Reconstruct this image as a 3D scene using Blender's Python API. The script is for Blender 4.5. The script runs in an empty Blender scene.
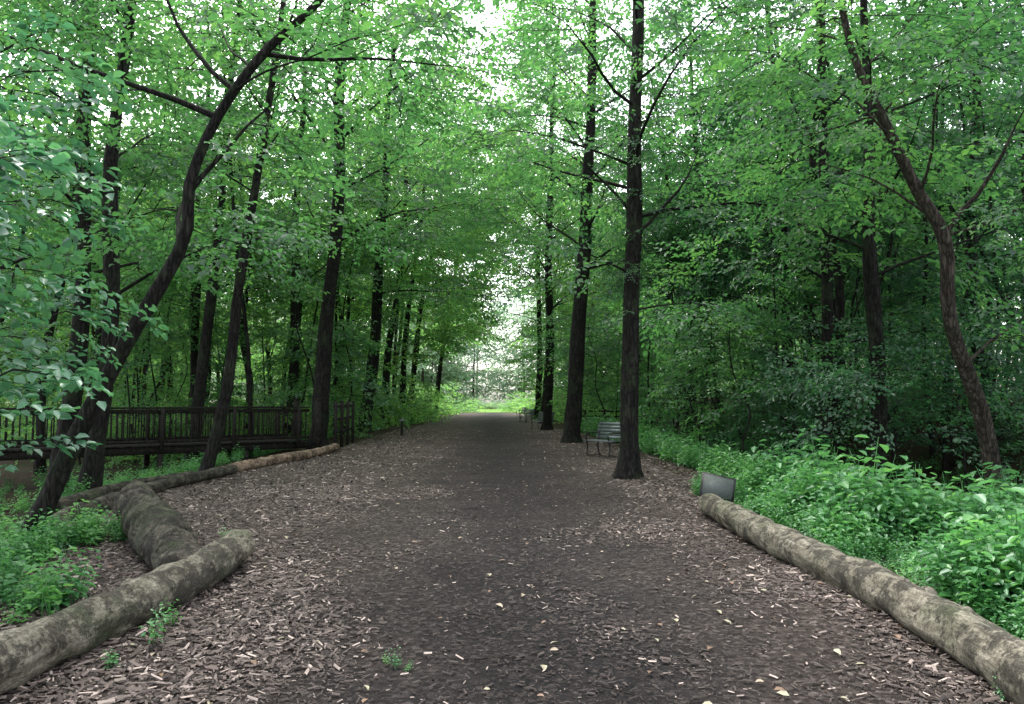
import bpy, math, random
import numpy as np
from mathutils import Vector, noise, Euler
rng = np.random.default_rng(11)
R = math.radians
scene = bpy.context.scene
def U(a,b): return float(rng.uniform(a,b))
def sm(t):
    t=max(0.0,min(1.0,t)); return t*t*(3-2*t)

# ------------------------------------------------------------ terrain
def hz(x,y):
    z=0.0
    if x>4.6: z+= -1.0*sm((x-4.8)/3.6)*sm((y-7)/6)*(1-sm((y-70)/20)) + 2.9*sm((x-9.5)/8)*(1-sm((y-75)/20))
    if x<-6: z+= -0.65*sm((-6-x)/4)*sm((y-8)/5)*(1-sm((y-60)/30))
    out=sm((abs(x+0.5)-5.0)/2.5)
    z+= out*0.16*noise.noise(Vector((x*0.35,y*0.35,0)))
    z+= 0.02*noise.noise(Vector((x*0.5,y*0.5,3.0)))
    return z

# ------------------------------------------------------------ materials
def mat_new(name):
    m=bpy.data.materials.new(name); m.use_nodes=True
    nt=m.node_tree; nt.nodes.clear()
    out=nt.nodes.new('ShaderNodeOutputMaterial')
    return m,nt,out
def N(nt,t,**kw):
    n=nt.nodes.new(t)
    for k,v in kw.items(): setattr(n,k,v)
    return n
def ramp(nt,stops,interp='LINEAR'):
    r=N(nt,'ShaderNodeValToRGB'); cr=r.color_ramp; cr.interpolation=interp
    while len(cr.elements)>1: cr.elements.remove(cr.elements[-1])
    cr.elements[0].position=stops[0][0]; cr.elements[0].color=(*stops[0][1],1)
    for p,c in stops[1:]:
        e=cr.elements.new(p); e.color=(*c,1)
    return r
def coords(nt,scale,kind='Object'):
    tc=N(nt,'ShaderNodeTexCoord'); mp=N(nt,'ShaderNodeMapping'); mp.inputs['Scale'].default_value=scale
    nt.links.new(tc.outputs[kind],mp.inputs['Vector']); return mp.outputs['Vector']
def noise_n(nt,vec,scale,detail=6,rough=0.6):
    n=N(nt,'ShaderNodeTexNoise'); n.inputs['Scale'].default_value=scale; n.inputs['Detail'].default_value=detail
    n.inputs['Roughness'].default_value=rough
    if vec is not None: nt.links.new(vec,n.inputs['Vector'])
    return n
def mixc(nt,fac,a,b,blend='MIX'):
    m=N(nt,'ShaderNodeMix',data_type='RGBA',blend_type=blend)
    for s,v in ((m.inputs[0],fac),(m.inputs[6],a),(m.inputs[7],b)):
        if hasattr(v,'links'): nt.links.new(v,s)
        elif isinstance(v,tuple): s.default_value=(*v,1)
        else: s.default_value=v
    return m.outputs[2]

def leaf_mat(name,c0,c1,c2,trans,tf=0.45,rough=0.42,gl=0.055):
    m,nt,out=mat_new(name)
    g=N(nt,'ShaderNodeNewGeometry'); oi=N(nt,'ShaderNodeObjectInfo')
    add=N(nt,'ShaderNodeMath',operation='MULTIPLY_ADD'); add.inputs[1].default_value=0.4
    nt.links.new(g.outputs['Random Per Island'],add.inputs[0])
    ml=N(nt,'ShaderNodeMath',operation='MULTIPLY'); ml.inputs[1].default_value=0.6
    nt.links.new(oi.outputs['Random'],ml.inputs[0]); nt.links.new(ml.outputs[0],add.inputs[2])
    r=ramp(nt,[(0.0,c0),(0.5,c1),(1.0,c2)]); nt.links.new(add.outputs[0],r.inputs['Fac'])
    r2=ramp(nt,[(0.0,(trans[0]*.35,trans[1]*.42,trans[2]*.5)),(0.5,(trans[0]*.8,trans[1]*.85,trans[2]*.9)),(1.0,(min(1,trans[0]*1.6),min(1,trans[1]*1.3),trans[2]*1.1))]); nt.links.new(add.outputs[0],r2.inputs['Fac'])
    p=N(nt,'ShaderNodeBsdfDiffuse')
    nt.links.new(r.outputs['Color'],p.inputs['Color'])
    t=N(nt,'ShaderNodeBsdfTranslucent'); nt.links.new(r2.outputs['Color'],t.inputs['Color'])
    mx=N(nt,'ShaderNodeMixShader'); mx.inputs[0].default_value=tf
    nt.links.new(p.outputs[0],mx.inputs[1]); nt.links.new(t.outputs[0],mx.inputs[2])
    gg=N(nt,'ShaderNodeBsdfGlossy'); gg.inputs['Roughness'].default_value=rough; gg.inputs['Color'].default_value=(.95,1,1,1)
    mg=N(nt,'ShaderNodeMixShader'); mg.inputs[0].default_value=gl
    nt.links.new(mx.outputs[0],mg.inputs[1]); nt.links.new(gg.outputs[0],mg.inputs[2])
    nt.links.new(mg.outputs[0],out.inputs['Surface'])
    return m
M_leaf=leaf_mat('leaf_green',(0.010,0.046,0.022),(0.032,0.115,0.038),(0.105,0.215,0.05),(0.19,0.52,0.12),.46)
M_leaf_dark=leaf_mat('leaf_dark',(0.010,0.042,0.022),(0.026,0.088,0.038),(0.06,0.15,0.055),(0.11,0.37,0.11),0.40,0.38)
M_leaf_far=leaf_mat('leaf_far',(0.03,0.105,0.035),(0.075,0.195,0.05),(0.16,0.31,0.075),(0.32,0.68,0.15),0.5,.42,.04)  # distant brightness and haze put into a paler, yellower leaf colour
M_leaf_pale=leaf_mat('leaf_pale',(0.20,0.32,0.19),(0.28,0.42,0.26),(0.36,0.50,0.32),(0.45,0.66,0.38),0.5)  # mist over the far treeline painted in as pale leaf colour
M_leaf_blue=leaf_mat('leaf_waxy',(0.03,0.11,0.06),(0.06,0.18,0.09),(0.09,0.25,0.12),(0.14,0.42,0.15),0.38,0.35,0.07)
M_herb=leaf_mat('leaf_herb',(0.03,0.125,0.04),(0.08,0.255,0.08),(0.18,0.40,0.11),(0.21,0.57,0.14),0.42,0.4,0.05)

def bark_mat(name,c0,c1,c2,sc=(9,9,1.6),moss=0.0,bump=0.9):
    m,nt,out=mat_new(name)
    v=coords(nt,sc)
    n1=noise_n(nt,v,1.6,8,0.65)
    vo=N(nt,'ShaderNodeTexVoronoi',feature='DISTANCE_TO_EDGE'); vo.inputs['Scale'].default_value=2.2
    va=N(nt,'ShaderNodeVectorMath',operation='ADD'); nt.links.new(v,va.inputs[0]); nt.links.new(n1.outputs['Color'],va.inputs[1]); nt.links.new(va.outputs[0],vo.inputs['Vector'])
    r=ramp(nt,[(0.3,c0),(0.52,c1),(0.72,c2)]); nt.links.new(n1.outputs['Fac'],r.inputs['Fac'])
    rv=ramp(nt,[(0.0,(0.25,0.25,0.25)),(0.15,(1,1,1))]); nt.links.new(vo.outputs['Distance'],rv.inputs['Fac'])
    c=mixc(nt,1.0,r.outputs['Color'],rv.outputs['Color'],'MULTIPLY')
    v2=coords(nt,(1,1,1)); n2=noise_n(nt,v2,2.3,4,0.7)
    rm=ramp(nt,[(0.5,(0,0,0)),(0.68,(1,1,1))]); nt.links.new(n2.outputs['Fac'],rm.inputs['Fac'])
    mm=N(nt,'ShaderNodeMath',operation='MULTIPLY'); mm.inputs[1].default_value=moss; nt.links.new(rm.outputs['Color'],mm.inputs[0])
    c=mixc(nt,mm.outputs[0],c,(0.05,0.08,0.032))
    p=N(nt,'ShaderNodeBsdfPrincipled'); p.inputs['Roughness'].default_value=0.9; p.inputs['Specular IOR Level'].default_value=0.2
    nt.links.new(c,p.inputs['Base Color'])
    h=N(nt,'ShaderNodeMath',operation='MULTIPLY'); nt.links.new(n1.outputs['Fac'],h.inputs[0]); nt.links.new(rv.outputs['Color'],h.inputs[1])
    b=N(nt,'ShaderNodeBump'); b.inputs['Strength'].default_value=bump; b.inputs['Distance'].default_value=0.04
    nt.links.new(h.outputs[0],b.inputs['Height']); nt.links.new(b.outputs[0],p.inputs['Normal'])
    nt.links.new(p.outputs[0],out.inputs['Surface']); return m
def log_mat(name,c0,c1,c2,moss=0.4,patch=(0.03,0.026,0.02)):
    m,nt,out=mat_new(name)
    v=coords(nt,(14,2.2,14)); n1=noise_n(nt,v,1.5,9,0.72)
    r=ramp(nt,[(0.3,c0),(0.5,c1),(0.7,c2)]); nt.links.new(n1.outputs['Fac'],r.inputs['Fac'])
    v2=coords(nt,(1,1,1)); n2=noise_n(nt,v2,3.6,8,0.8); n3=noise_n(nt,v2,1.7,6,0.7); n4=noise_n(nt,v2,40,4,0.7)
    rp=ramp(nt,[(0.49,(0,0,0)),(0.55,(.85,.85,.85))]); nt.links.new(n2.outputs['Fac'],rp.inputs['Fac'])
    c=mixc(nt,rp.outputs['Color'],r.outputs['Color'],patch)
    rm=ramp(nt,[(0.52,(0,0,0)),(0.66,(moss,moss,moss))]); nt.links.new(n3.outputs['Fac'],rm.inputs['Fac'])
    c=mixc(nt,rm.outputs['Color'],c,(0.075,0.10,0.045))
    rs=ramp(nt,[(0.35,(.5,.5,.5)),(0.65,(1.25,1.25,1.25))]); nt.links.new(n4.outputs['Fac'],rs.inputs['Fac'])
    c=mixc(nt,1.0,c,rs.outputs['Color'],'MULTIPLY')
    p=N(nt,'ShaderNodeBsdfPrincipled'); p.inputs['Roughness'].default_value=0.85; p.inputs['Specular IOR Level'].default_value=0.25
    nt.links.new(c,p.inputs['Base Color'])
    h=N(nt,'ShaderNodeMath',operation='MULTIPLY_ADD'); h.inputs[1].default_value=0.4; nt.links.new(n4.outputs['Fac'],h.inputs[0]); nt.links.new(n1.outputs['Fac'],h.inputs[2])
    h2=N(nt,'ShaderNodeMath',operation='MULTIPLY_ADD'); h2.inputs[1].default_value=-0.5; nt.links.new(rp.outputs['Color'],h2.inputs[0]); nt.links.new(h.outputs[0],h2.inputs[2])
    b=N(nt,'ShaderNodeBump'); b.inputs['Strength'].default_value=0.8; b.inputs['Distance'].default_value=0.03
    nt.links.new(h2.outputs[0],b.inputs['Height']); nt.links.new(b.outputs[0],p.inputs['Normal'])
    nt.links.new(p.outputs[0],out.inputs['Surface']); return m
M_bark=bark_mat('bark_dark',(0.008,0.007,0.0065),(0.022,0.020,0.018),(0.055,0.05,0.043),moss=0.4)
M_bark_r=bark_mat('bark_brown',(0.022,0.018,0.014),(0.06,0.048,0.038),(0.12,0.10,0.085),moss=0.2)
M_log=log_mat('log_weathered',(0.085,0.075,0.055),(0.20,0.18,0.135),(0.38,0.35,0.275),.5,(.045,.04,.032))
M_log_d=log_mat('log_mossy',(0.03,0.027,0.02),(0.085,0.075,0.058),(0.20,0.18,0.14),.6,(.018,.016,.013))
M_log_b=log_mat('log_brown',(0.12,0.085,0.055),(0.30,0.21,0.15),(0.50,0.39,0.29),.1,(.08,.055,.038))
M_wood=bark_mat('timber_weathered',(0.014,0.012,0.011),(0.030,0.026,0.022),(0.055,0.048,0.041),sc=(6,6,6),moss=0.1,bump=0.2)

def simple(name,c,rough=0.6,metal=0.0,var=0.25,spec=.5):
    m,nt,out=mat_new(name)
    n=noise_n(nt,coords(nt,(1,1,1)),14,5)
    r=ramp(nt,[(0.3,tuple(x*(1-var) for x in c)),(0.7,tuple(x*(1+var) for x in c))]); nt.links.new(n.outputs['Fac'],r.inputs['Fac'])
    p=N(nt,'ShaderNodeBsdfPrincipled'); p.inputs['Roughness'].default_value=rough; p.inputs['Metallic'].default_value=metal; p.inputs['Specular IOR Level'].default_value=spec
    nt.links.new(r.outputs['Color'],p.inputs['Base Color']); nt.links.new(p.outputs[0],out.inputs['Surface']); return m
M_bench=simple('bench_grey_slats',(0.07,0.09,0.09),0.4)
M_iron=simple('dark_iron',(0.02,0.02,0.02),0.5,0.3)
def sign_mat():
    m,nt,out=mat_new('sign_face')
    tc=N(nt,'ShaderNodeTexCoord')
    br=N(nt,'ShaderNodeTexBrick'); br.inputs['Scale'].default_value=7; br.inputs['Color1'].default_value=(0.03,0.042,0.037,1); br.inputs['Color2'].default_value=(0.06,0.075,0.065,1); br.inputs['Mortar'].default_value=(0.16,0.17,0.16,1)
    br.inputs['Mortar Size'].default_value=0.035; br.inputs['Row Height'].default_value=0.35
    nt.links.new(tc.outputs['Generated'],br.inputs['Vector'])
    p=N(nt,'ShaderNodeBsdfPrincipled'); p.inputs['Roughness'].default_value=0.6; p.inputs['Specular IOR Level'].default_value=0.3
    nt.links.new(br.outputs['Color'],p.inputs['Base Color']); nt.links.new(p.outputs[0],out.inputs['Surface']); return m
M_sign=sign_mat()
M_end=simple('log_endgrain',(0.13,0.11,0.08),.9,0,.5)

def ground_mat():
    m,nt,out=mat_new('forest_floor')
    v=coords(nt,(1,1,1))
    n=noise_n(nt,v,0.6,8,0.7); n2=noise_n(nt,v,22,6,0.7)
    vo=N(nt,'ShaderNodeTexVoronoi'); vo.inputs['Scale'].default_value=14; nt.links.new(v,vo.inputs['Vector'])
    r=ramp(nt,[(0.25,(0.014,0.010,0.007)),(0.5,(0.038,0.027,0.019)),(0.8,(0.095,0.068,0.047))]); nt.links.new(n2.outputs['Fac'],r.inputs['Fac'])
    rv=ramp(nt,[(0.0,(0.5,0.5,0.5)),(1.0,(1.4,1.3,1.2))]); nt.links.new(vo.outputs['Color'],rv.inputs['Fac'])
    c=mixc(nt,1.0,r.outputs['Color'],rv.outputs['Color'],'MULTIPLY')
    rg=ramp(nt,[(0.46,(0,0,0)),(0.6,(1,1,1))]); nt.links.new(n.outputs['Fac'],rg.inputs['Fac'])
    ml=N(nt,'ShaderNodeMath',operation='MULTIPLY'); ml.inputs[1].default_value=0.5; nt.links.new(rg.outputs['Color'],ml.inputs[0])
    c=mixc(nt,ml.outputs[0],c,(0.025,0.055,0.018))
    p=N(nt,'ShaderNodeBsdfPrincipled'); p.inputs['Roughness'].default_value=0.95; p.inputs['Specular IOR Level'].default_value=0.1
    nt.links.new(c,p.inputs['Base Color'])
    b=N(nt,'ShaderNodeBump'); b.inputs['Strength'].default_value=0.8; b.inputs['Distance'].default_value=0.05
    nt.links.new(n2.outputs['Fac'],b.inputs['Height']); nt.links.new(b.outputs[0],p.inputs['Normal'])
    nt.links.new(p.outputs[0],out.inputs['Surface']); return m
def path_mat():
    m,nt,out=mat_new('mulch_path')
    v=coords(nt,(1,1,1))
    nz=noise_n(nt,v,7,4,0.6)
    va=N(nt,'ShaderNodeVectorMath',operation='MULTIPLY_ADD'); va.inputs[1].default_value=(0.12,0.12,0.12)
    nt.links.new(nz.outputs['Color'],va.inputs[0]); nt.links.new(v,va.inputs[2])
    vo=N(nt,'ShaderNodeTexVoronoi'); vo.inputs['Scale'].default_value=30; nt.links.new(va.outputs[0],vo.inputs['Vector'])
    sp=N(nt,'ShaderNodeSeparateColor'); nt.links.new(vo.outputs['Color'],sp.inputs[0])
    r=ramp(nt,[(0.0,(0.030,0.023,0.019)),(0.45,(0.060,0.047,0.040)),(0.8,(0.11,0.086,0.074)),(0.95,(0.20,0.165,0.145)),(1.0,(0.30,0.26,0.225))]); nt.links.new(sp.outputs[0],r.inputs['Fac'])
    sx=N(nt,'ShaderNodeSeparateXYZ'); nt.links.new(v,sx.inputs[0])
    ax=N(nt,'ShaderNodeMath',operation='ADD'); ax.inputs[1].default_value=-0.35; nt.links.new(sx.outputs[0],ax.inputs[0])
    ab=N(nt,'ShaderNodeMath',operation='ABSOLUTE'); nt.links.new(ax.outputs[0],ab.inputs[0])
    nb=noise_n(nt,v,0.8,5,0.6)
    ma=N(nt,'ShaderNodeMath',operation='MULTIPLY_ADD'); ma.inputs[1].default_value=3.6; nt.links.new(nb.outputs['Fac'],ma.inputs[0]); nt.links.new(ab.outputs[0],ma.inputs[2])
    mr=N(nt,'ShaderNodeMapRange'); mr.inputs['From Min'].default_value=2.1; mr.inputs['From Max'].default_value=4.6; nt.links.new(ma.outputs[0],mr.inputs['Value'])
    n3=noise_n(nt,v,60,6,0.75)
    rd=ramp(nt,[(0.3,(0.012,0.011,0.0105)),(0.55,(0.032,0.028,0.027)),(0.75,(0.09,0.078,0.074))]); nt.links.new(n3.outputs['Fac'],rd.inputs['Fac'])
    rv=ramp(nt,[(0.0,(.5,.5,.5)),(.8,(1.1,1.1,1.1)),(1.0,(2.6,2.4,2.2))]); nt.links.new(sp.outputs[2],rv.inputs['Fac'])
    cd=mixc(nt,1.0,rd.outputs['Color'],rv.outputs['Color'],'MULTIPLY')
    c=mixc(nt,mr.outputs[0],cd,r.outputs['Color'])
    p=N(nt,'ShaderNodeBsdfPrincipled'); p.inputs['Roughness'].default_value=0.9; p.inputs['Specular IOR Level'].default_value=0.15
    nt.links.new(c,p.inputs['Base Color'])
    b=N(nt,'ShaderNodeBump'); b.inputs['Strength'].default_value=1.0; b.inputs['Distance'].default_value=0.03
    ad=N(nt,'ShaderNodeMath',operation='ADD'); nt.links.new(n3.outputs['Fac'],ad.inputs[0]); nt.links.new(sp.outputs[1],ad.inputs[1])
    nt.links.new(ad.outputs[0],b.inputs['Height']); nt.links.new(b.outputs[0],p.inputs['Normal'])
    nt.links.new(p.outputs[0],out.inputs['Surface']); return m
def grass_mat():
    m,nt,out=mat_new('clearing_grass')
    n=noise_n(nt,coords(nt,(1,1,1)),1.2,8,0.7)
    r=ramp(nt,[(0.3,(0.09,0.17,0.05)),(0.7,(0.18,0.29,0.08))]); nt.links.new(n.outputs['Fac'],r.inputs['Fac'])
    p=N(nt,'ShaderNodeBsdfDiffuse')
    nt.links.new(r.outputs['Color'],p.inputs['Color']); nt.links.new(p.outputs[0],out.inputs['Surface']); return m
def chip_mat():
    m,nt,out=mat_new('wood_chip')
    a=N(nt,'ShaderNodeVertexColor'); a.layer_name='Col'
    p=N(nt,'ShaderNodeBsdfPrincipled'); p.inputs['Roughness'].default_value=0.75; p.inputs['Specular IOR Level'].default_value=0.3
    nt.links.new(a.outputs['Color'],p.inputs['Base Color']); nt.links.new(p.outputs[0],out.inputs['Surface']); return m
M_ground=ground_mat(); M_path=path_mat(); M_grass=grass_mat(); M_chip=chip_mat()

# ------------------------------------------------------------ mesh helpers
def np_mesh(name,V,F,mats,smooth=False,midx=None):
    V=np.asarray(V,dtype=np.float32); F=np.asarray(F,dtype=np.int32)
    me=bpy.data.meshes.new(name); k=F.shape[1]
    me.vertices.add(len(V)); me.vertices.foreach_set('co',V.ravel())
    me.loops.add(F.size); me.loops.foreach_set('vertex_index',F.ravel())
    me.polygons.add(len(F)); me.polygons.foreach_set('loop_start',np.arange(0,F.size,k,dtype=np.int32))
    if midx is not None: me.polygons.foreach_set('material_index',np.asarray(midx,dtype=np.int32))
    for m in mats: me.materials.append(m)
    me.update(calc_edges=True); me.validate()
    if smooth: me.polygons.foreach_set('use_smooth',np.ones(len(me.polygons),dtype=bool))
    return me
def link(ob,parent=None):
    scene.collection.objects.link(ob)
    if parent: ob.parent=parent
    return ob
def obj(name,me,loc=(0,0,0),parent=None):
    o=bpy.data.objects.new(name,me); o.location=loc; return link(o,parent)

class MB:
    def __init__(s): s.v=[];s.f=[];s.m=[];s.n=0
    def add(s,V,F,mi=0):
        V=np.asarray(V,float);F=np.asarray(F,int)
        s.v.append(V);s.f.append(F+s.n);s.m.append(np.full(len(F),mi));s.n+=len(V)
    def mesh(s,name,mats,smooth=True,off=(0,0,0)):
        return np_mesh(name,np.vstack(s.v)-np.array(off),np.vstack(s.f),mats,smooth,np.concatenate(s.m))
def tube(P,rad,sides=8,wob=0.0,seed=0.0,cap=False):
    P=np.asarray(P,float);n=len(P);rad=np.asarray(rad,float)
    T=np.gradient(P,axis=0);T/=np.linalg.norm(T,axis=1)[:,None]+1e-9
    up=np.array([1.0,0,0]) if abs(T[0][2])>0.7 else np.array([0,0,1.0])
    V=[]
    a=np.arange(sides)*2*math.pi/sides
    for i in range(n):
        u=up-T[i]*np.dot(up,T[i]);u/=np.linalg.norm(u);w=np.cross(T[i],u);up=u
        r=np.full(sides,rad[i])
        if wob>0:
            for k in range(sides):
                r[k]*=1+wob*noise.noise(Vector((math.cos(a[k])*1.3+seed,math.sin(a[k])*1.3,i*0.35+seed)))
        V.append(P[i]+np.outer(np.cos(a)*r,u)+np.outer(np.sin(a)*r,w))
    V=np.vstack(V);F=[]
    for i in range(n-1):
        for k in range(sides):
            k2=(k+1)%sides;F.append((i*sides+k,i*sides+k2,(i+1)*sides+k2,(i+1)*sides+k))
    return V,F
def spline(P,n):
    P=np.asarray(P,float);m=len(P);out=[]
    Q=np.vstack([2*P[0]-P[1],P,2*P[-1]-P[-2]])
    for s in np.linspace(0,m-1,n):
        i=min(int(s),m-2);t=s-i;p0,p1,p2,p3=Q[i],Q[i+1],Q[i+2],Q[i+3]
        out.append(0.5*((2*p1)+(-p0+p2)*t+(2*p0-5*p1+4*p2-p3)*t*t+(-p0+3*p1-3*p2+p3)*t**3))
    return np.array(out)
def box(mb,c,size,rot=0.0,mi=0,tilt=0.0):
    sx,sy,sz=[s/2 for s in size]
    V=np.array([(x,y,z) for x in(-sx,sx) for y in(-sy,sy) for z in(-sz,sz)])
    if tilt: 
        ct,st=math.cos(tilt),math.sin(tilt); V=np.stack([V[:,0],V[:,1]*ct-V[:,2]*st,V[:,1]*st+V[:,2]*ct],1)
    cr,sr=math.cos(rot),math.sin(rot); V=np.stack([V[:,0]*cr-V[:,1]*sr,V[:,0]*sr+V[:,1]*cr,V[:,2]],1)
    mb.add(V+np.array(c),[(0,1,3,2),(4,6,7,5),(0,4,5,1),(2,3,7,6),(0,2,6,4),(1,5,7,3)],mi)

# ------------------------------------------------------------ leaf sources
def add_leaf(mb,p,d,L,W,roll,droop,mi=0):
    fold=0.18*W
    loc=np.array([(0,0,0),(L*0.35,W*0.5,fold),(L*0.72,W*0.36,fold*0.7),(L,0,-0.12*L),(L*0.72,-W*0.36,fold*0.7),(L*0.35,-W*0.5,fold)])
    e=Euler((roll,droop,d)).to_matrix(); A=np.array(e)
    mb.add(loc@A.T+np.array(p),[(0,3,2,1),(0,5,4,3)],mi)
def make_spray(name,mats,leafL=0.10,L=1.5,nsub=9,per=8,ratio=0.62,thick=0.22):
    mb=MB()
    z=lambda x:-0.08*x*x
    main=np.array([(x,0.04*math.sin(x*5),z(x)) for x in np.linspace(0,L,6)])
    V,F=tube(main,np.linspace(0.009,0.002,6),3);mb.add(V,F,1)
    def leaves_on(pts,az,n):
        for j in range(n):
            t=(j+0.7)/n; q=pts[0]+(pts[-1]-pts[0])*t
            side=1 if j%2 else -1
            l=leafL*U(0.6,1.25)
            add_leaf(mb,q+rng.normal(0,0.025,3),az+side*U(0.4,1.3),l,l*ratio*U(0.85,1.15),U(-0.7,0.7),U(-0.35,0.8))
        add_leaf(mb,pts[-1],az+U(-0.3,0.3),leafL*1.1,leafL*ratio,U(-0.4,0.4),U(0,0.5))
    for i in range(nsub):
        x=L*(0.08+0.87*i/(nsub-1)); side=1 if i%2 else -1
        az=side*U(0.5,1.1); ln=(L*0.5)*(1.1-0.7*x/L)*U(0.6,1.25)
        s=np.array([x,0,z(x)]); e=s+np.array([math.cos(az)*ln,math.sin(az)*ln,U(-thick,thick)])
        V,F=tube(np.array([s,e]),[0.004,0.0015],3);mb.add(V,F,1)
        leaves_on([s,e],az,max(3,int(per*ln/(L*.5)+1)))
    leaves_on([main[2],main[-1]],0,per)
    return bpy.data.objects.new(name,mb.mesh(name,mats,False))
def make_coll(name,objs):
    c=bpy.data.collections.new(name)
    for o in objs: c.objects.link(o)
    return c
def spray_coll(name,m,**kw):
    return make_coll(name,[make_spray(name+'_spray',[m,M_bark],**kw) for _ in range(5)])
C_leaf=spray_coll('leafy_twigs',M_leaf,leafL=.125)
C_dark=spray_coll('dark_leafy_twigs',M_leaf_dark,leafL=0.12)
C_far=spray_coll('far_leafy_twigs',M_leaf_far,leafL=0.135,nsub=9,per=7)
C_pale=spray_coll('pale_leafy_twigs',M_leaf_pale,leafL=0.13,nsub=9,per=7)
C_blue=spray_coll('waxy_leafy_twigs',M_leaf_blue,leafL=0.12,nsub=6,per=4,ratio=0.75,L=0.7,thick=.12)
def make_herb(name,mats,h=0.45,nst=4,leafL=0.09):
    mb=MB()
    for s in range(nst):
        az=U(0,6.28);lean=U(0.05,0.45);hh=h*U(0.5,1.15)
        e=np.array([math.cos(az)*lean*hh,math.sin(az)*lean*hh,hh]); b=rng.normal(0,0.05,3);b[2]=-0.05
        pts=np.array([b,b*0.5+e*0.5+[0,0,0.02],e]);V,F=tube(pts,[0.004,0.003,0.002],3);mb.add(V,F,1)
        k=int(7+h*12)
        for j in range(k):
            t=0.25+0.75*(j+1)/k; q=b+(e-b)*t; a=j*2.4+U(-0.4,0.4); l=leafL*U(0.6,1.2)*(1.15-0.4*t)
            off=np.array([math.cos(a),math.sin(a),0])*U(.02,.06)
            add_leaf(mb,q+off,a,l,l*0.62,U(-0.4,0.4),U(-0.35,0.5))
    return bpy.data.objects.new(name,mb.mesh(name,mats,False))
C_herb=make_coll('herb_plants',[make_herb('herb_stems',[M_herb,M_herb],U(0.3,0.55),5,U(0.075,0.11)) for _ in range(5)])

def scatter_group(name,coll):
    ng=bpy.data.node_groups.new(name,'GeometryNodeTree')
    ng.interface.new_socket('Geometry',in_out='INPUT',socket_type='NodeSocketGeometry')
    ng.interface.new_socket('Geometry',in_out='OUTPUT',socket_type='NodeSocketGeometry')
    gi=ng.nodes.new('NodeGroupInput');go=ng.nodes.new('NodeGroupOutput')
    ci=ng.nodes.new('GeometryNodeCollectionInfo');ci.inputs['Collection'].default_value=coll
    ci.inputs['Separate Children'].default_value=True;ci.inputs['Reset Children'].default_value=True
    ip=ng.nodes.new('GeometryNodeInstanceOnPoints');ip.inputs['Pick Instance'].default_value=True
    def attr(nm,dt):
        a=ng.nodes.new('GeometryNodeInputNamedAttribute');a.data_type=dt;a.inputs['Name'].default_value=nm
        return next(o for o in a.outputs if o.enabled and o.name=='Attribute')
    er=ng.nodes.new('FunctionNodeEulerToRotation')
    L=ng.links.new
    L(gi.outputs[0],ip.inputs['Points']);L(ci.outputs[0],ip.inputs['Instance'])
    L(attr('rot','FLOAT_VECTOR'),er.inputs[0]);L(er.outputs[0],ip.inputs['Rotation'])
    L(attr('scl','FLOAT'),ip.inputs['Scale']);L(attr('idx','INT'),ip.inputs['Instance Index'])
    L(ip.outputs[0],go.inputs[0]);return ng
G={c.name:scatter_group('scatter_'+c.name,c) for c in (C_leaf,C_dark,C_far,C_pale,C_blue,C_herb)}
TOT=0
def scatter(name,coll,P,ROT,S,loc=(0,0,0),parent=None):
    global TOT
    P=np.asarray(P,np.float32);n=len(P);TOT+=n
    if parent is None: Pl=P-np.asarray(loc,np.float32)
    else: Pl=P-np.asarray(parent.location,np.float32); loc=(0,0,0)
    me=bpy.data.meshes.new(name);me.vertices.add(n);me.vertices.foreach_set('co',Pl.ravel())
    a=me.attributes.new('rot','FLOAT_VECTOR','POINT');a.data.foreach_set('vector',np.asarray(ROT,np.float32).ravel())
    a=me.attributes.new('scl','FLOAT','POINT');a.data.foreach_set('value',np.asarray(S,np.float32))
    a=me.attributes.new('idx','INT','POINT');a.data.foreach_set('value',rng.integers(0,5,n).astype(np.int32))
    o=obj(name,me,loc,parent);md=o.modifiers.new('scatter','NODES');md.node_group=G[coll.name];return o
def scatS(S,coll,o):
    K=[]
    for s in S:
        x,y,z=s[0]
        # crowns above view thinned to let light in; open avenue at path's far end
        if z>4.0+0.64*max(y,3) and U(0,1)>0.34: continue
        if y>42 and -0.012*y-0.3<x<0.047*y+0.2 and z<2.3+0.17*y: continue
        if abs(x)<5 and y>12 and z<3.2: continue
        # lowest storey thinned to open the view of the boardwalk and the bank
        if x<-5 and 8<y<27 and z<2.4 and U(0,1)<.8: continue
        if x>6.5 and 12<y<27 and z<1.6 and U(0,1)<.4: continue
        K.append(s)
    if K: scatter('foliage',coll,[s[0] for s in K],[s[1] for s in K],[s[2] for s in K],parent=o)

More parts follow.
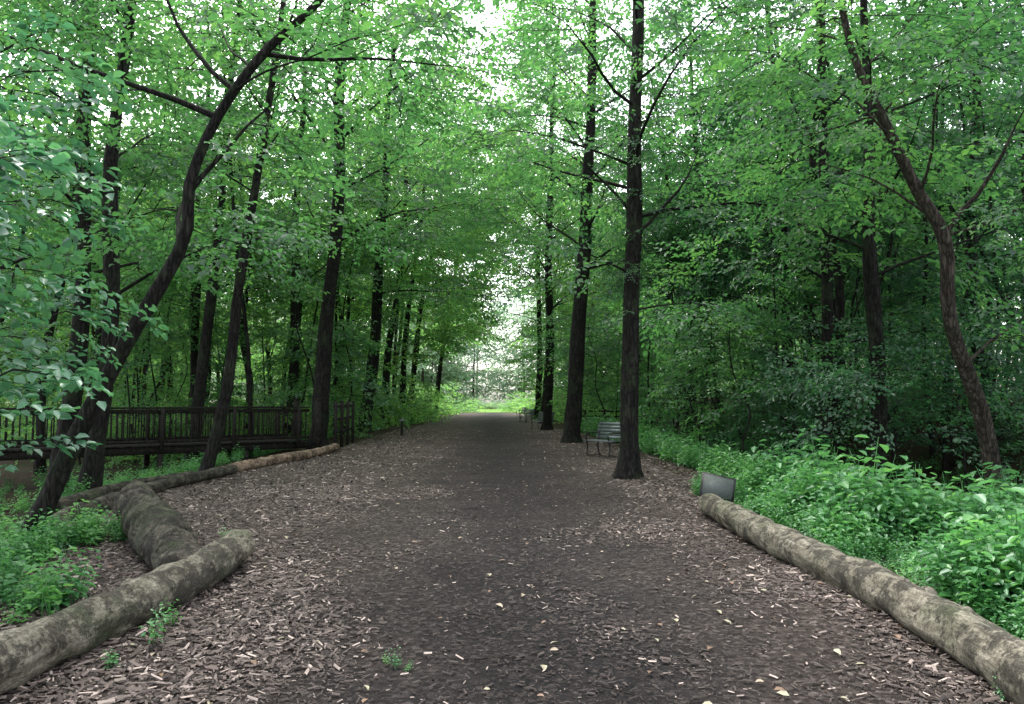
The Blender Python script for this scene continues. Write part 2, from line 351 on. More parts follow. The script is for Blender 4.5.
# ------------------------------------------------------------ trees
def limb(mb,start,az,el,ln,r0,S,sp_scale,dens,droop=0.25,leaf_from=0.2):
    n=7;pts=[start];d=np.array([math.cos(az)*math.cos(el),math.sin(az)*math.cos(el),math.sin(el)]);p=np.array(start,float)
    for i in range(n-1):
        d=d+np.array([U(-.2,.2),U(-.2,.2),-droop*0.12+U(-.12,.12)]);d/=np.linalg.norm(d);p=p+d*ln/(n-1);pts.append(p.copy())
    pts=np.array(pts)
    V,F=tube(pts,np.linspace(r0,0.006,n),5);mb.add(V,F,0)
    ns=max(2,int(round(ln*1.15*dens)))
    for k in range(ns):
        t=leaf_from+(1-leaf_from)*(k+U(0,1))/ns; t=min(t,0.98); i=min(int(t*(n-1)),n-2); q=pts[i]+(pts[i+1]-pts[i])*(t*(n-1)-i)
        sa=az+(1 if k%2 else -1)*U(0.5,1.2); sl=ln*0.30*(1.3-t)*U(0.7,1.2)+0.2
        e=q+np.array([math.cos(sa)*sl,math.sin(sa)*sl,U(-0.15,0.3)*sl])
        V,F=tube(np.array([q,e]),[max(0.005,r0*0.3),0.003],3);mb.add(V,F,0)
        S.append((q+rng.normal(0,0.15,3),(U(-.6,.6),U(-.3,.5),sa+U(-1.2,1.2)),sp_scale*U(0.7,1.15)))
        S.append((e+rng.normal(0,0.1,3),(U(-.5,.5),U(-.2,.6),sa+U(-.7,.7)),sp_scale*U(0.75,1.2)))
    S.append((pts[-1],(U(-.3,.3),U(-.1,.4),az),sp_scale))
def tree(name,base,H,r0,top=None,ctrl=None,cb=4.0,nl=16,ll=3.2,ss=1.3,dens=1.0,coll=None,bark=None,flare=1.6,sides=12,azr=None,extra=None,into=None,low_el=(0.15,0.85),wob=0.25,ivy=None,lean=.8):
    coll=coll or C_leaf; bark=bark or M_bark
    bx,by=base; bz=hz(bx,by)-0.15
    if ctrl is None:
        top=top or (bx+U(-lean,lean),by+U(-lean,lean))
        ctrl=[(bx,by,bz)]
        for k in range(1,6):
            t=k/5; ctrl.append((bx+(top[0]-bx)*t+U(-wob,wob),by+(top[1]-by)*t+U(-wob,wob),bz+H*t))
    P=spline(ctrl,26); n=len(P); H=P[-1][2]-bz
    Pl=spline(P[:3],8); P2=np.vstack([Pl[:-1],P[2:]]); 
    rad=r0*(1-0.78*np.clip((P2[:,2]-bz)/max(H,0.01),0,1)**1.1)*(1+(flare-1)*np.exp(-((P2[:,2]-bz-0.15).clip(0))/0.25))
    mb=MB() if into is None else into[0]
    V,F=tube(P2,rad,sides,0.25,bx*1.7+by);mb.add(V,F,0)
    S=[] if into is None else into[1]
    cb_i=cb
    for i in range(nl):
        h=cb_i+(H*0.98-cb_i)*((i+U(0,0.9))/nl)**0.95; rel=(h-cb_i)/max(H-cb_i,0.1)
        k=int(np.argmin(np.abs(P[:,2]-bz-h))); st=P[k]
        az=i*2.4+U(-.5,.5) if azr is None else U(*azr)
        rt=r0*(1-0.78*min(1,h/H))
        limb(mb,st,az,U(*low_el)+0.35*rel,ll*(1-0.5*rel)*U(0.7,1.2),min(rt*0.3,.05),S,ss,dens)
    for ex in (extra or []):
        limb(mb,np.array(ex[0]),ex[1],ex[2],ex[3],ex[4],S,ss,ex[5] if len(ex)>5 else dens,droop=0.1)
    if ivy:
        z0,z1,ni=ivy
        for i in range(ni):
            z=U(z0,z1);k=int(np.argmin(np.abs(P[:,2]-z)));a=U(0,6.28)
            S.append(((P[k][0]+math.cos(a)*.12,P[k][1]+math.sin(a)*.12,max(z,3.25)),(U(-.6,.6),U(-.2,.7),a),U(.28,.5)))
    if into is not None: return
    o=obj(name,mb.mesh(name,[bark],True,(bx,by,bz)),(bx,by,bz))
    if S: scatS(S,coll,o)
    return o
PI=math.pi
tree('leaning_tree',(-5.0,8.2),8,0.105,ctrl=[(-5.05,8.2,-.15),(-4.5,8.2,1.15),(-4.0,8.25,2.25),(-3.45,8.3,3.35),(-3.38,8.3,4.05),(-3.1,8.3,4.8),(-2.6,8.3,5.55),(-2.0,8.3,6.15),(-1.2,8.4,7.2),(-0.7,8.5,8.2)],
     cb=5.0,nl=8,ll=2.0,ss=0.8,dens=0.9,flare=1.3,
     extra=[((-3.45,8.3,3.3),2.2,0.7,1.7,0.055,0.4),((-3.1,8.3,4.8),3.3,0.25,2.8,0.04,1.2),((-3.4,8.3,3.9),0.1,0.9,1.6,0.035,0.6),((-2.9,8.3,5.1),3.0,0.6,2.2,0.035,1.2),((-2.6,8.3,5.55),0.2,0.1,2.2,0.03,1.2)])
tree('forked_tree',(-6.9,13.0),15,0.15,top=(-6.3,13),cb=3.8,nl=18,ll=3,ss=.95)
tree('maple_tree',(-9.3,16.2),18,0.20,top=(-8.3,16.5),cb=4.5,nl=17,ll=3.2,ss=1.05)
tree('slender_tree',(-6.0,15.8),14,0.13,ctrl=[(-6.0,15.8,-.15),(-5.55,15.8,1.8),(-5.35,15.8,4),(-5.0,15.8,6.6),(-4.6,15.8,9.7),(-4.2,15.8,14)],cb=5.0,nl=15,ll=2.6,ss=.95,flare=1.3)
tree('maple_tree',(-9.9,25),19,0.20,top=(-8.4,25),cb=5.5,nl=16,ll=3.4,ss=1.25)
tree('oak_tree',(-5.75,25),22,0.28,top=(-4.6,25),cb=6.5,nl=25,ll=5.0,ss=1.3)
tree('maple_tree',(-8.9,33),20,0.25,top=(-8.4,33),cb=6.5,nl=15,ll=3.6,ss=1.45)
tree('oak_tree',(-6.3,37),22,0.32,top=(-4.6,37),cb=7,nl=25,ll=5.6,ss=1.5)
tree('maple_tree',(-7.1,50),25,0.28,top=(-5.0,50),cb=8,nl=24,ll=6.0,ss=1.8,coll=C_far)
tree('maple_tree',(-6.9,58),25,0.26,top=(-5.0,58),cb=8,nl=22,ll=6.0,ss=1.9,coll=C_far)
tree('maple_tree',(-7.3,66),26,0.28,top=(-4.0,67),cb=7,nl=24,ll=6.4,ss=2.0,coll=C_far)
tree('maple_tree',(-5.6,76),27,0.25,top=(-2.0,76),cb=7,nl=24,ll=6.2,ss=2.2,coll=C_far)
tree('maple_tree',(-7.2,10.3),14,0.12,top=(-7.4,10.3),cb=3.3,nl=16,ll=2.8,ss=.9)
# right side
tree('oak_tree',(2.85,15.2),19,0.195,ctrl=[(2.83,15.2,-.15),(2.9,15.2,2.5),(3.0,15.2,5),(3.05,15.2,7.5),(3.15,15.2,10),(3.2,15.3,14),(3.3,15.2,19)],cb=5.6,nl=26,ll=4.2,ss=.95,bark=M_bark,flare=1.75,sides=16,ivy=(3.3,9,60),
     extra=[((3.0,15.2,5.0),0.1,0.75,2.8,0.05,1.1),((3.0,15.2,5.4),2.9,0.9,2.2,0.045,1.1),((2.95,15.2,4.2),3.5,0.4,1.8,0.03,.8),((2.9,15.2,3.4),0.3,0.3,1.5,0.025,0.7),((3.05,15.2,6.5),3.3,0.3,3.4,0.035,1.2)])
tree('oak_tree',(3.05,27.5),22,0.31,ctrl=[(3.0,27.5,-.15),(3.3,27.5,4),(3.6,27.5,8),(3.75,27.5,11),(3.9,27.6,14),(4.0,27.5,22)],cb=6.5,nl=27,ll=5.0,ss=1.3,flare=1.6,sides=16,
     extra=[((3.65,27.5,9),2.6,0.9,3.5,0.09,1.1),((3.5,27.5,6.5),0.4,0.7,3.2,0.07,0.9)])
tree('maple_tree',(3.0,39),23,0.25,top=(3.6,39),cb=6.5,nl=26,ll=5.2,ss=1.5)
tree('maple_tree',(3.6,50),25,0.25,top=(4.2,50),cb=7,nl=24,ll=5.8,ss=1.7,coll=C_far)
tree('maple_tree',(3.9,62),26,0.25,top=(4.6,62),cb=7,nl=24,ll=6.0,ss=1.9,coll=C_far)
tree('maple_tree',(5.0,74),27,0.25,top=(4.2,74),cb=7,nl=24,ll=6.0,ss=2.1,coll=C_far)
tree('leaning_tree',(8.1,11.6),10,0.14,ctrl=[(8.1,11.6,-.9),(7.75,11.4,1.2),(7.0,11.0,2.8),(6.9,10.9,4.0),(6.5,10.9,4.8),(6.0,10.9,5.9),(5.5,10.9,7.2),(5.3,10.9,9.2)],cb=4.8,nl=15,ll=2.7,ss=.9,bark=M_bark_r,flare=1.3,
     extra=[((6.9,10.9,4.1),0.0,1.0,2.2,0.05,0.9),((7.4,11.2,2.2),0.2,0.5,2.0,0.03,1.2)])
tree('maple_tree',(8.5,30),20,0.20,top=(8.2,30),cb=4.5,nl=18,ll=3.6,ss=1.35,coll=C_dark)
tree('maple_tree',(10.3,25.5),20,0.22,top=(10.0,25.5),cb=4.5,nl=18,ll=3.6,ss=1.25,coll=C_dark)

placed=[(-5,8.2),(-6.9,13),(-9.3,16.2),(-6,15.8),(-9.9,25),(-5.75,25),(-8.9,33),(-6.3,37),(8.5,30),(10.3,25.5),(8.1,11.6)]
def ok(x,y,d):
    t=(y-(24+0.735*(x+5.8)))
    if x<-5 and -1.0<t<3.4: return False
    return all((x-a)**2+(y-b)**2>d*d for a,b in placed)
cnt=0;tries=0
while cnt<42 and tries<3000:
    tries+=1
    x=U(6.5,26);y=U(13,46)
    if x/y>0.85 or not ok(x,y,1.4): continue
    placed.append((x,y));cnt+=1
    thin=U(0,1)<0.5
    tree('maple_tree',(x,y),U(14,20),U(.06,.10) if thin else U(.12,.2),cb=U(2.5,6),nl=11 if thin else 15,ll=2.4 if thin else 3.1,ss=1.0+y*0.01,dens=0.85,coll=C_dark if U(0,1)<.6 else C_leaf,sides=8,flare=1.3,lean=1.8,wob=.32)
cnt=0;tries=0
while cnt<31 and tries<3000:
    tries+=1
    x=-U(7,28);y=U(15,48)
    if -x/y>0.85 or not ok(x,y,1.8): continue
    placed.append((x,y));cnt+=1
    thin=U(0,1)<0.45
    tree('maple_tree',(x,y),U(14,20),U(.06,.10) if thin else U(.12,.2),cb=U(4,7.5),nl=9 if thin else 14,ll=2.4 if thin else 3.1,ss=1.1+y*0.01,dens=0.8,coll=C_leaf if y<28 else C_far,sides=8,flare=1.3,lean=1.8,wob=.32)
# pole-thin suppressed stems
cnt=0;tries=0
while cnt<60 and tries<4000:
    tries+=1
    sd=1 if cnt%3 else -1
    x=sd*U(6.3,22);y=U(13,44)
    if abs(x)/y>0.8 or not ok(x,y,0.8): continue
    placed.append((x,y));cnt+=1
    tree('slender_tree',(x,y),U(9,15),U(.035,.075),cb=U(4.5,8),nl=5,ll=1.7,ss=1.0,dens=0.7,coll=C_dark if sd>0 else C_leaf,sides=7,flare=1.2,wob=.4,lean=2.0)
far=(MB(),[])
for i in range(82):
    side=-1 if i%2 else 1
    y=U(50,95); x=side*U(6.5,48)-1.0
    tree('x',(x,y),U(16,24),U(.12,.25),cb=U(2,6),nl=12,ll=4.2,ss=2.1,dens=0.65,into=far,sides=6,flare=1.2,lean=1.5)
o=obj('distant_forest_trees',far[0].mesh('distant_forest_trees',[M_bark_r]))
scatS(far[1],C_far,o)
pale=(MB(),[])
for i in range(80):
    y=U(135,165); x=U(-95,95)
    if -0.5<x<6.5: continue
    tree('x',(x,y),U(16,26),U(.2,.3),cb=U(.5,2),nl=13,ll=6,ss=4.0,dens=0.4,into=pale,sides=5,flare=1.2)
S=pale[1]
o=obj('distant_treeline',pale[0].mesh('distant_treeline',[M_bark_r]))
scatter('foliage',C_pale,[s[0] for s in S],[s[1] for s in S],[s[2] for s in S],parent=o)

# ------------------------------------------------------------ shrubs / understory
def shrub(name,x,y,rx,h,n,ss,coll):
    z0=hz(x,y);mb=MB();S=[]
    for k in range(6):
        az=k*1.05+U(-.3,.3);e=np.array([x+math.cos(az)*rx*0.7,y+math.sin(az)*rx*0.7,z0+h*U(.6,1)])
        s=np.array([x+U(-.1,.1),y+U(-.1,.1),z0-0.1]);V,F=tube(np.array([s,(s+e)/2+[0,0,h*.12],e]),[.025,.015,.006],4);mb.add(V,F)
    for k in range(n):
        a=U(0,6.28);r=rx*math.sqrt(U(0.0,1))*.8;zz=h*U(0.08,0.95)*math.sqrt(max(0.05,1-(r/rx)**2*0.7))
        S.append(((x+math.cos(a)*r,y+math.sin(a)*r,z0+zz),(U(-.6,.6),U(-.4,.5),a+U(-.8,.8)),ss*U(.6,1.1)))
    o=obj(name,mb.mesh(name,[M_bark],True,(x,y,z0)),(x,y,z0))
    scatter('foliage',coll,[s[0] for s in S],[s[1] for s in S],[s[2] for s in S],parent=o)
for i in range(34):
    y=U(15,46);x=U(5.4,7.5)+U(0,1)*y*0.4
    if 8<x<12 and y<22: continue
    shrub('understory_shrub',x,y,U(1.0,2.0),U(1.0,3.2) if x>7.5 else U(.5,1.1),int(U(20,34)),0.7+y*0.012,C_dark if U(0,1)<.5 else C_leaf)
for i in range(28):
    y=U(26,50);x=-U(6.8,9)-U(0,1)*y*0.42
    if not ok(x,y,0.3) or y<24+0.735*(x+5.8)+4: continue
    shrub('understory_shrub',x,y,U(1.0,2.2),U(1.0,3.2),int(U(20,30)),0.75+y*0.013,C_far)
for i in range(34):
    s=-1 if i%2 else 1; y=U(48,94)
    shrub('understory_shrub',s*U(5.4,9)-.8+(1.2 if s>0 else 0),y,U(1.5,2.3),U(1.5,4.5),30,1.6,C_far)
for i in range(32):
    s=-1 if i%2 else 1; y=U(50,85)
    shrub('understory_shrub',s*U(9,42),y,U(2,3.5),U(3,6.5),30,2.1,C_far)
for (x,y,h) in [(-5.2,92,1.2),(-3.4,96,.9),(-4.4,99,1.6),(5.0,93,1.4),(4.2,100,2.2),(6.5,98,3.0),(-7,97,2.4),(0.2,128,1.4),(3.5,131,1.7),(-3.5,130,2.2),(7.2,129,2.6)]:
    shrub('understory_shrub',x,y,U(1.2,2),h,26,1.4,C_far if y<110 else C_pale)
for (x,y,h,c,ss) in [(-9.0,11.5,5,C_leaf,.8),(6.2,17,4.5,C_leaf,.8),(7.6,14.6,3.4,C_dark,.8),(10.2,15.6,4.6,C_dark,.8),(8.6,18.5,5,C_dark,.85),(11.8,13.8,4.0,C_dark,.8),(5.8,21,5,C_leaf,.9),(5.2,33,6,C_leaf,1.1),(5.6,46,6,C_leaf,1.4),(13,20,5.5,C_dark,1.0),(15,17,5.5,C_dark,1.0),(-14,26,6,C_leaf,1),(-12.5,30,6,C_leaf,1.1),(7.0,24,5,C_leaf,.95),(-7.3,31,5,C_leaf,1.1),(-8.2,41,6,C_far,1.4),(6.6,38,6,C_leaf,1.3)]:
    tree('sapling_tree',(x,y),h,0.035,cb=1.6,nl=int(h*2.8),ll=1.8,ss=ss,dens=0.9,coll=c,sides=6,flare=1.1,low_el=(-.1,.4))
tree('sapling_tree',(-4.0,4.9),3.7,0.025,top=(-3.7,4.9),cb=1.3,nl=15,ll=1.0,ss=0.72,dens=1.3,coll=C_blue,sides=6,flare=1.1,low_el=(-.1,.35),azr=(-1.3,2.2))
tree('sapling_tree',(-5.0,6.3),5.0,0.03,top=(-4.7,6.3),cb=1.6,nl=16,ll=1.2,ss=0.8,dens=1.1,coll=C_blue,sides=6,flare=1.1,low_el=(-.1,.4))

# herb beds
P=[];Rr=[];Sx=[]
def herb(x,y,s): P.append((x,y,hz(x,y)));Rr.append((U(-.15,.15),U(-.15,.15),U(0,6.28)));Sx.append(s*U(.7,1.25))
for i in range(1750):
    y=U(3,12.8);x=3.45+abs(rng.normal(0,2.0))
    if x>8: continue
    nn=noise.noise(Vector((x*.8,y*.8,1)))
    edge=min(1,(x-3.2)/1.2); herb(x,y,(0.42+0.5*edge)*max(.45,(1+1.3*nn)))
for i in range(750):
    y=U(13,38);x=4.6+abs(rng.normal(0,1.2)); herb(x,y,0.7+0.02*y)
for i in range(350):
    y=U(10,24);x=U(6,14); 
    if noise.noise(Vector((x*.5,y*.5,7)))>0: herb(x,y,U(.5,.9))
scatter('herb_bed',C_herb,P,Rr,Sx)
P=[];Rr=[];Sx=[]
for i in range(420):
    y=U(3.2,9.0);x=-3.25-abs(rng.normal(0,1.1))-(0.9 if y>6.2 else 0)
    if noise.noise(Vector((x*.9,y*.9,5)))<-0.15: continue
    herb(x,y,U(.55,.85))
for i in range(420):
    y=U(9,34);x=-6.8-abs(rng.normal(0,2.5)); herb(x,y,0.7)
scatter('herb_bed',C_herb,P,Rr,Sx)
P=[];Rr=[];Sx=[]
for (x,y,s) in [(-.55,4.55,.22),(-.48,4.5,.15),(-.62,4.6,.13),(-2.2,5.0,.5),(-2.25,4.6,.35),(-2.25,5.4,.45),(-3.0,7.0,.5),(-3.4,8.3,.6),(2.75,4.0,.3),(-2.9,8.4,.4)]: herb(x,y,s)
scatter('weed_tuft',C_herb,P,Rr,Sx)

# ------------------------------------------------------------ ground + path + clearing
xs=np.concatenate([np.linspace(-220,-40,14),np.linspace(-38,-12,27),np.linspace(-11.5,14,103),np.linspace(15,40,26),np.linspace(45,220,14)])
ys=np.concatenate([np.linspace(-60,0,10),np.linspace(0.5,45,120),np.linspace(47,110,32),np.linspace(115,420,26)])
def grid(xs,ys,f):
    V=[(x,y,f(x,y)) for y in ys for x in xs];nx=len(xs)
    F=[(j*nx+i,j*nx+i+1,(j+1)*nx+i+1,(j+1)*nx+i) for j in range(len(ys)-1) for i in range(nx-1)];return V,F
V,F=grid(xs,ys,lambda x,y:hz(x,y)-0.03)
obj('ground',np_mesh('ground',V,F,[M_ground],True))
def xl(y): return -3.6-2.2*sm((y-6)/4)+1.2*sm((y-17)/8)+0.25*noise.noise(Vector((0,y*.5,0)))+1.2*sm((y-50)/45)
def xr(y): return 3.2+1.1*sm((y-9)/4)-0.5*sm((y-25)/20)+0.25*noise.noise(Vector((5,y*.5,0)))
V=[];F=[];yy=np.concatenate([np.linspace(-8,0,6),np.linspace(0.5,40,100),np.linspace(41,94,50)]);nx=21
for y in yy:
    a,b=xl(y),xr(y)
    for i in range(nx):
        x=a+(b-a)*i/(nx-1); V.append((x,y,hz(x,y)+0.004-(0.05 if i in(0,nx-1) else 0)))
for j in range(len(yy)-1):
    for i in range(nx-1): F.append((j*nx+i,j*nx+i+1,(j+1)*nx+i+1,(j+1)*nx+i))
obj('mulch_path',np_mesh('mulch_path',V,F,[M_path],True))
V,F=grid(np.linspace(-140,140,60),np.linspace(94.5,410,60),lambda x,y:hz(x,y)+0.03+0.15*noise.noise(Vector((x*.15,y*.15,0))))
obj('grass_clearing',np_mesh('grass_clearing',V,F,[M_grass],True))

# chips
def chips(name,n,ymin,ymax,pw,smin,smax,side=0.35,light=0.14):
    y=ymin+(ymax-ymin)*rng.random(n)**pw
    a=np.array([xl(t) for t in y])-side;b=np.array([xr(t) for t in y])+side
    u=rng.random(n); x=a+(b-a)*u
    cx=np.abs(x-0.35)+np.array([2.0*noise.noise(Vector((p*.9,q*.5,9)))+.8*noise.noise(Vector((p*3,q*3,2))) for p,q in zip(x,y)])
    edge=np.clip((cx-0.8)/2.0,0,1)
    keep=rng.random(n)<0.42+0.58*edge
    x,y,edge=x[keep],y[keep],edge[keep];n=len(x)
    z=np.array([hz(p,q) for p,q in zip(x,y)])
    L=rng.uniform(smin,smax,n)*(0.55+0.45*edge)*(0.5+0.9*rng.random(n)**2); W=L*rng.uniform(.14,.38,n);Hh=W*rng.uniform(.15,.5,n)
    yaw=rng.uniform(0,6.28,n);tl=rng.normal(0,0.18,n)
    loc=np.stack([np.stack([-L,-W,0*L],1),np.stack([L*.9,-W*.8,0*L],1),np.stack([L,W*.1,Hh],1),np.stack([-L*.85,W*.1,Hh],1),np.stack([-L*.9,W,0*L],1),np.stack([L*.8,W*.9,0*L],1)],1)*0.5
    X=loc[:,:,0]*np.cos(tl)[:,None];Z=loc[:,:,0]*np.sin(tl)[:,None]+loc[:,:,2]*2
    c,s=np.cos(yaw)[:,None],np.sin(yaw)[:,None]
    V=np.stack([X*c-loc[:,:,1]*s+x[:,None],X*s+loc[:,:,1]*c+y[:,None],Z+(z+0.008+np.abs(np.sin(tl))*L*.4+rng.uniform(0,.012,n))[:,None]],2).reshape(-1,3)
    b6=np.arange(n)[:,None]*6;F=np.stack([b6+[0,1,2,3],b6+[3,2,5,4]],1).reshape(-1,4)
    me=np_mesh(name,V,F,[M_chip])
    v=rng.random(n);base=np.where((rng.random(n)<light*(0.35+0.65*edge))[:,None],np.array([.40,.325,.28])*(0.4+0.8*v)[:,None],np.array([.10,.077,.066])*(0.22+1.3*v*(.32+.68*edge))[:,None])
    ca=me.color_attributes.new('Col','FLOAT_COLOR','POINT');col=np.ones((n,6,4),np.float32);col[:,:,:3]=base[:,None,:];ca.data.foreach_set('color',col.ravel())
    return obj(name,me)
chips('wood_chip_mulch',120000,2.8,14,1.2,.02,.085)
chips('wood_chip_mulch',50000,12,40,1.3,.05,.11,light=.12)
n=520;y=3.3+30*rng.random(n)**1.5;x=np.array([U(xl(t)-1,xr(t)+.6) for t in y]);mb=MB()
for i in range(n): 
    l=U(.035,.075); add_leaf(mb,(x[i],y[i],hz(x[i],y[i])+.025),U(0,6.28),l,l*.6,U(-.3,.3),U(-.2,.2),int(rng.integers(0,3)))
obj('fallen_leaves',mb.mesh('fallen_leaves',[simple('leaf_tan',(.34,.27,.19)),simple('leaf_pale',(.34,.31,.20)),simple('leaf_brown',(.17,.10,.06))],False))
mb=MB()
for i in range(90):
    y0=3.5+22*rng.random()**1.4;x0=U(xl(y0),xr(y0));a=U(0,6.28);l=U(.1,.3);z=hz(x0,y0)+.02
    V,F=tube(np.array([(x0,y0,z),(x0+math.cos(a)*l/2+U(-.02,.02),y0+math.sin(a)*l/2,z+.01),(x0+math.cos(a)*l,y0+math.sin(a)*l,z)]),[.005,.004,.002],4);mb.add(V,F)
obj('fallen_twigs',mb.mesh('fallen_twigs',[M_bark_r]))

# ------------------------------------------------------------ logs
def log(name,pts,r,mat,seed,rag=0.16,knots=4,taper=0.85,endm=None):
    n=70;P=spline(pts,n);rad=r*np.linspace(1,taper,n)
    rad=rad*(1+0.05*np.sin(np.linspace(0,9,n)+seed)); 
    rad[0]*=.9;rad[-1]*=.9
    mb=MB();V,F=tube(P,rad,28,rag,seed);mb.add(V,F,0)
    for e,idx in ((0,0),(1,n-1)):
        ring=V[idx*28:(idx+1)*28];c=ring.mean(0);ax=(P[0]-P[1]) if e==0 else (P[-1]-P[-2]);ax=ax/np.linalg.norm(ax)
        rs=[ring,c+(ring-c)*.85+ax*.02,c+(ring-c)*.45+ax*.01,c+(ring-c)*.02-ax*.01]
        VV=np.vstack(rs);FF=[]
        for q in range(3):
            for k in range(28):
                k2=(k+1)%28;FF.append((q*28+k,q*28+k2,(q+1)*28+k2,(q+1)*28+k))
        mb.add(VV,FF,1)
    for k in range(knots):
        i=int(U(6,n-6));a=U(0.3,2.8);T=P[i+1]-P[i];T/=np.linalg.norm(T);sd=np.cross(T,[0,0,1]);d=sd*math.cos(a)+np.array([0,0,1])*math.sin(a)
        V2,F2=tube(np.array([P[i]+d*r*.6,P[i]+d*r*.93,P[i]+d*r*1.04]),[r*.42,r*.28,r*.12],8,.3,k);mb.add(V2,F2,0)
        mb.add(np.vstack([V2[-8:]]),[(0,1,2,3),(0,3,4,7),(4,5,6,7)],0)
    return obj(name,mb.mesh(name,[mat,endm or M_end],True))
log('border_log',[(-2.75,2.6,.14),(-2.72,4.0,.15),(-2.55,5.4,.15),(-2.42,6.6,.17),(-2.45,7.5,.2)],.17,M_log,1.0,.24)
log('border_log',[(-2.65,6.7,.04),(-3.3,7.7,.17),(-4.0,8.8,.26),(-4.5,9.6,.32)],.24,M_log_d,4.0,.3,3,.95,M_log_d)
log('border_log',[(2.75,2.8,.12),(2.88,4.0,.13),(3.0,5.4,.15),(3.0,7.0,.14),(2.98,8.4,.15),(3.05,10.4,.16)],.165,M_log,8.0,.24,6,.92)
log('fallen_log',[(-5.6,16.3,.1),(-5.3,18.5,.12),(-4.95,20.5,.12),(-4.7,23,.16)],.13,M_log_b,3.0,.2,2,.9)
log('fallen_log',[(-5.5,9.8,.08),(-5.6,11.5,.1),(-5.7,13.5,.12),(-5.4,15.9,.14)],.12,M_log_d,6.0,.2,3,.8)
log('fallen_log',[(-6.3,10.6,.06),(-6.3,13,.1),(-5.9,15.0,.12)],.1,M_log_d,9.0,.2,2,.8)

# ------------------------------------------------------------ boardwalk with railings
def boardwalk():
    e=bpy.data.objects.new('boardwalk',None);link(e)
    A=np.array([-19.0,14.3]);B=np.array([-5.8,24.0]);d=B-A;Ln=np.linalg.norm(d);d/=Ln;nr=np.array([-d[1],d[0]]);ang=math.atan2(d[1],d[0])
    zd=0.30
    mb=MB();k=int(Ln/.15)
    for i in range(k):
        c=A+d*(i+.5)*.15+nr*.9;box(mb,(c[0],c[1],zd+U(-.004,.004)),(.138,1.9,.04),ang)
    obj('deck',mb.mesh('deck',[M_wood],False),parent=e)
    mb=MB()
    for o in (.06,1.74):
        c=A+d*Ln/2+nr*o;box(mb,(c[0],c[1],zd-.14),(Ln,.05,.2),ang)
        for i in range(int(Ln/2.4)+1):
            c=A+d*i*2.4+nr*o;g=hz(c[0],c[1]);box(mb,(c[0],c[1],(g-.3+zd-.25)/2),(.14,.14,zd-.25-g+.3),ang)
    obj('supports',mb.mesh('supports',[M_wood],False),parent=e)
    for o in (-.03,1.83):
        mb=MB();c=A+d*Ln/2+nr*o
        box(mb,(c[0],c[1],zd+1.06),(Ln,.14,.04),ang);box(mb,(c[0],c[1],zd+.96),(Ln,.04,.09),ang);box(mb,(c[0],c[1],zd+.12),(Ln,.04,.09),ang)
        for i in range(int(Ln/2.0)+1):
            c=A+d*i*2.0+nr*(o-.07);box(mb,(c[0],c[1],zd+.45),(.09,.09,1.25),ang)
        for i in range(int(Ln/.15)):
            c=A+d*(i+.5)*.15+nr*(o+.035);box(mb,(c[0],c[1],zd+.53),(.032,.03,.92),ang)
        obj('railing',mb.mesh('railing',[M_wood],False),parent=e)
    mb=MB()
    for p in (B+d*.3,B+d*.3+nr*1.8): box(mb,(p[0],p[1],.75),(.16,.16,1.7),ang);box(mb,(p[0],p[1],1.62),(.2,.2,.05),ang)
    obj('end_posts',mb.mesh('end_posts',[M_wood],False),parent=e)
boardwalk()
def fence(name,A,B,h=1.0):
    e=bpy.data.objects.new(name,None);link(e);A=np.array(A);B=np.array(B);d=B-A;L=np.linalg.norm(d);d/=L;ang=math.atan2(d[1],d[0]);mb=MB()
    c=(A+B)/2
    for z in (.35,.65,.95): box(mb,(c[0],c[1],z*h),(L,.04,.1),ang)
    obj('rails',mb.mesh('rails',[M_wood],False),parent=e);mb=MB()
    for i in range(int(L/1.3)+1):
        p=A+d*i*1.3+np.array([-d[1],d[0]])*-.07;box(mb,(p[0],p[1],.5*h),(.1,.1,1.15*h),ang)
    obj('posts',mb.mesh('posts',[M_wood],False),parent=e)
fence('wooden_fence',(4.6,44),(9.5,40))
fence('wooden_fence',(-5.15,24.6),(-5.3,28.6),1.45)

# ------------------------------------------------------------ benches
def bench(loc,rot,L=1.5):
    e=bpy.data.objects.new('park_bench',None);link(e);e.location=(loc[0],loc[1],hz(*loc));e.rotation_euler=(0,0,rot)
    mb=MB()
    for i in range(5): box(mb,(0,-.02-.095*i+.2,.45-.006*abs(i-2)),(L,.08,.03))
    obj('seat',mb.mesh('seat',[M_bench],False),parent=e)
    mb=MB()
    for i in range(5): box(mb,(0,.27+.028*i,.53+.095*i),(L,.025,.085),tilt=-.28)
    obj('backrest',mb.mesh('backrest',[M_bench],False),parent=e)
    for s in (-1,1):
        mb=MB();x=s*(L/2-.12)
        for pts,r in (([(x,-.2,0),(x,-.16,.25),(x,-.2,.42)],.022),([(x,.3,0),(x,.22,.25),(x,.24,.43),(x,.42,.98)],.022),([(x,-.2,.42),(x,.24,.42)],.02),([(x,-.2,.42),(x,-.22,.62),(x,-.1,.67),(x,.32,.66)],.018),([(x,-.22,.01),(x,.33,.01)],.02)):
            V,F=tube(spline(pts,9),[r]*9,8);mb.add(V,F)
        obj('frame_%d'%(1 if s<0 else 2),mb.mesh('frame',[M_iron]),parent=e)
bench((3.2,21.0),R(-58),1.2)
bench((2.75,40),R(-60));bench((2.5,52),R(-70));bench((2.7,66),R(-80))
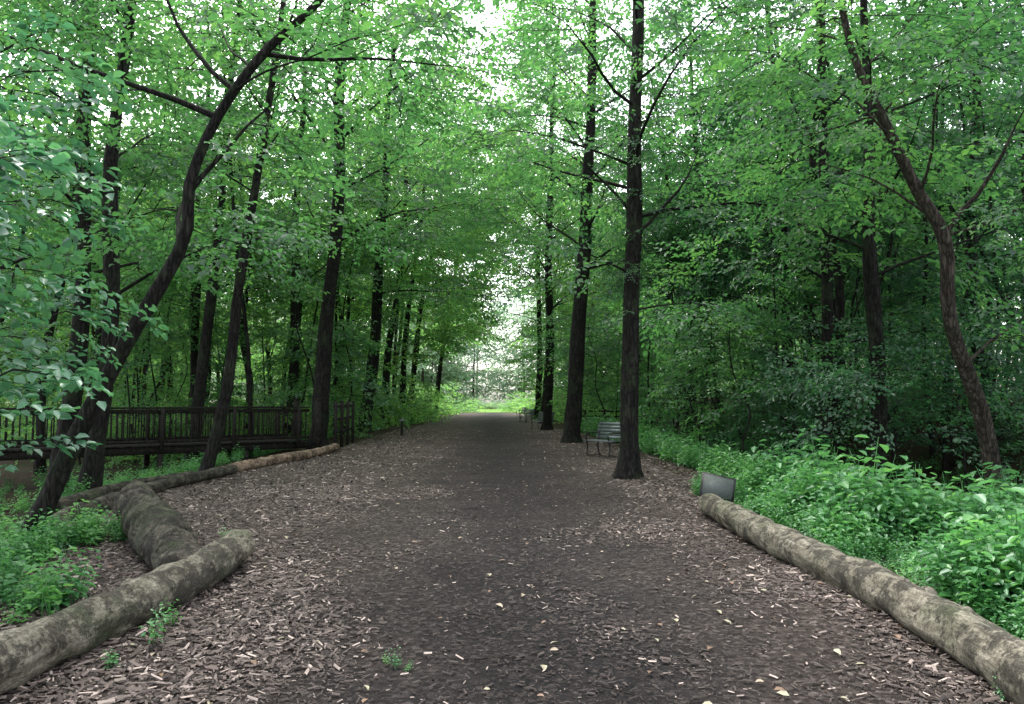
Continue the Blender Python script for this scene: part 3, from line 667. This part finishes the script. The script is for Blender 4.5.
def sign():
    e=bpy.data.objects.new('interpretive_sign',None);link(e);x,y=3.35,11.1;e.location=(x,y,hz(x,y));e.rotation_euler=(0,R(12),R(-14))
    mb=MB();box(mb,(0,0,.30),(.50,.42,.03),tilt=R(52));obj('frame',mb.mesh('frame',[M_iron],False),parent=e)
    mb=MB();box(mb,(0,-.016,.3125),(.43,.35,.012),tilt=R(52));obj('panel',mb.mesh('panel',[M_sign],False),parent=e)
    for s in (-1,1):
        mb=MB();V,F=tube([(s*.15,.05,-.15),(s*.15,.05,.15),(s*.15,.02,.29)],[.018]*3,8);mb.add(V,F);obj('leg_%d'%(1 if s<0 else 2),mb.mesh('leg',[M_iron]),parent=e)
sign()
e=bpy.data.objects.new('marker_post',None);link(e);e.location=(-3.9,33,0)
mb=MB();box(mb,(0,0,.3),(.1,.1,.7));obj('post',mb.mesh('post',[M_wood],False),parent=e)
mb=MB();box(mb,(0,-.03,.7),(.24,.16,.03),tilt=.6);obj('cap_plate',mb.mesh('cap',[M_bench],False),parent=e)

# ------------------------------------------------------------ light, world, camera
w=bpy.data.worlds.new('World');scene.world=w;w.use_nodes=True;nt=w.node_tree;nt.nodes.clear()
sky=nt.nodes.new('ShaderNodeTexSky');sky.sky_type='NISHITA';sky.sun_disc=False;sky.sun_elevation=R(58);sky.sun_rotation=R(-20);sky.dust_density=4;sky.air_density=1.0
hs=nt.nodes.new('ShaderNodeHueSaturation');hs.inputs['Saturation'].default_value=0.3;hs.inputs['Value'].default_value=4.8
bg=nt.nodes.new('ShaderNodeBackground');bg.inputs['Strength'].default_value=0.15
wo=nt.nodes.new('ShaderNodeOutputWorld')
nt.links.new(sky.outputs[0],hs.inputs['Color']);nt.links.new(hs.outputs[0],bg.inputs['Color']);nt.links.new(bg.outputs[0],wo.inputs['Surface'])
sl=bpy.data.lights.new('sun','SUN');sl.energy=1.5;sl.angle=R(12);sl.color=(1,.97,.9)
so=bpy.data.objects.new('sun',sl);link(so)
dirv=Vector((math.sin(R(-20))*math.cos(R(58)),math.cos(R(-20))*math.cos(R(58)),math.sin(R(58))))
so.rotation_euler=dirv.to_track_quat('Z','Y').to_euler()
cam=bpy.data.cameras.new('camera');cam.lens=26;cam.sensor_width=36;cam.clip_end=2000;cam.clip_start=.05
co=bpy.data.objects.new('camera',cam);link(co);co.location=(0,0,1.6);co.rotation_euler=(R(93.7),0,R(-1.7))
scene.camera=co
scene.view_settings.view_transform='Standard';scene.view_settings.look='None';scene.view_settings.exposure=0
print('SPRAYS',TOT)
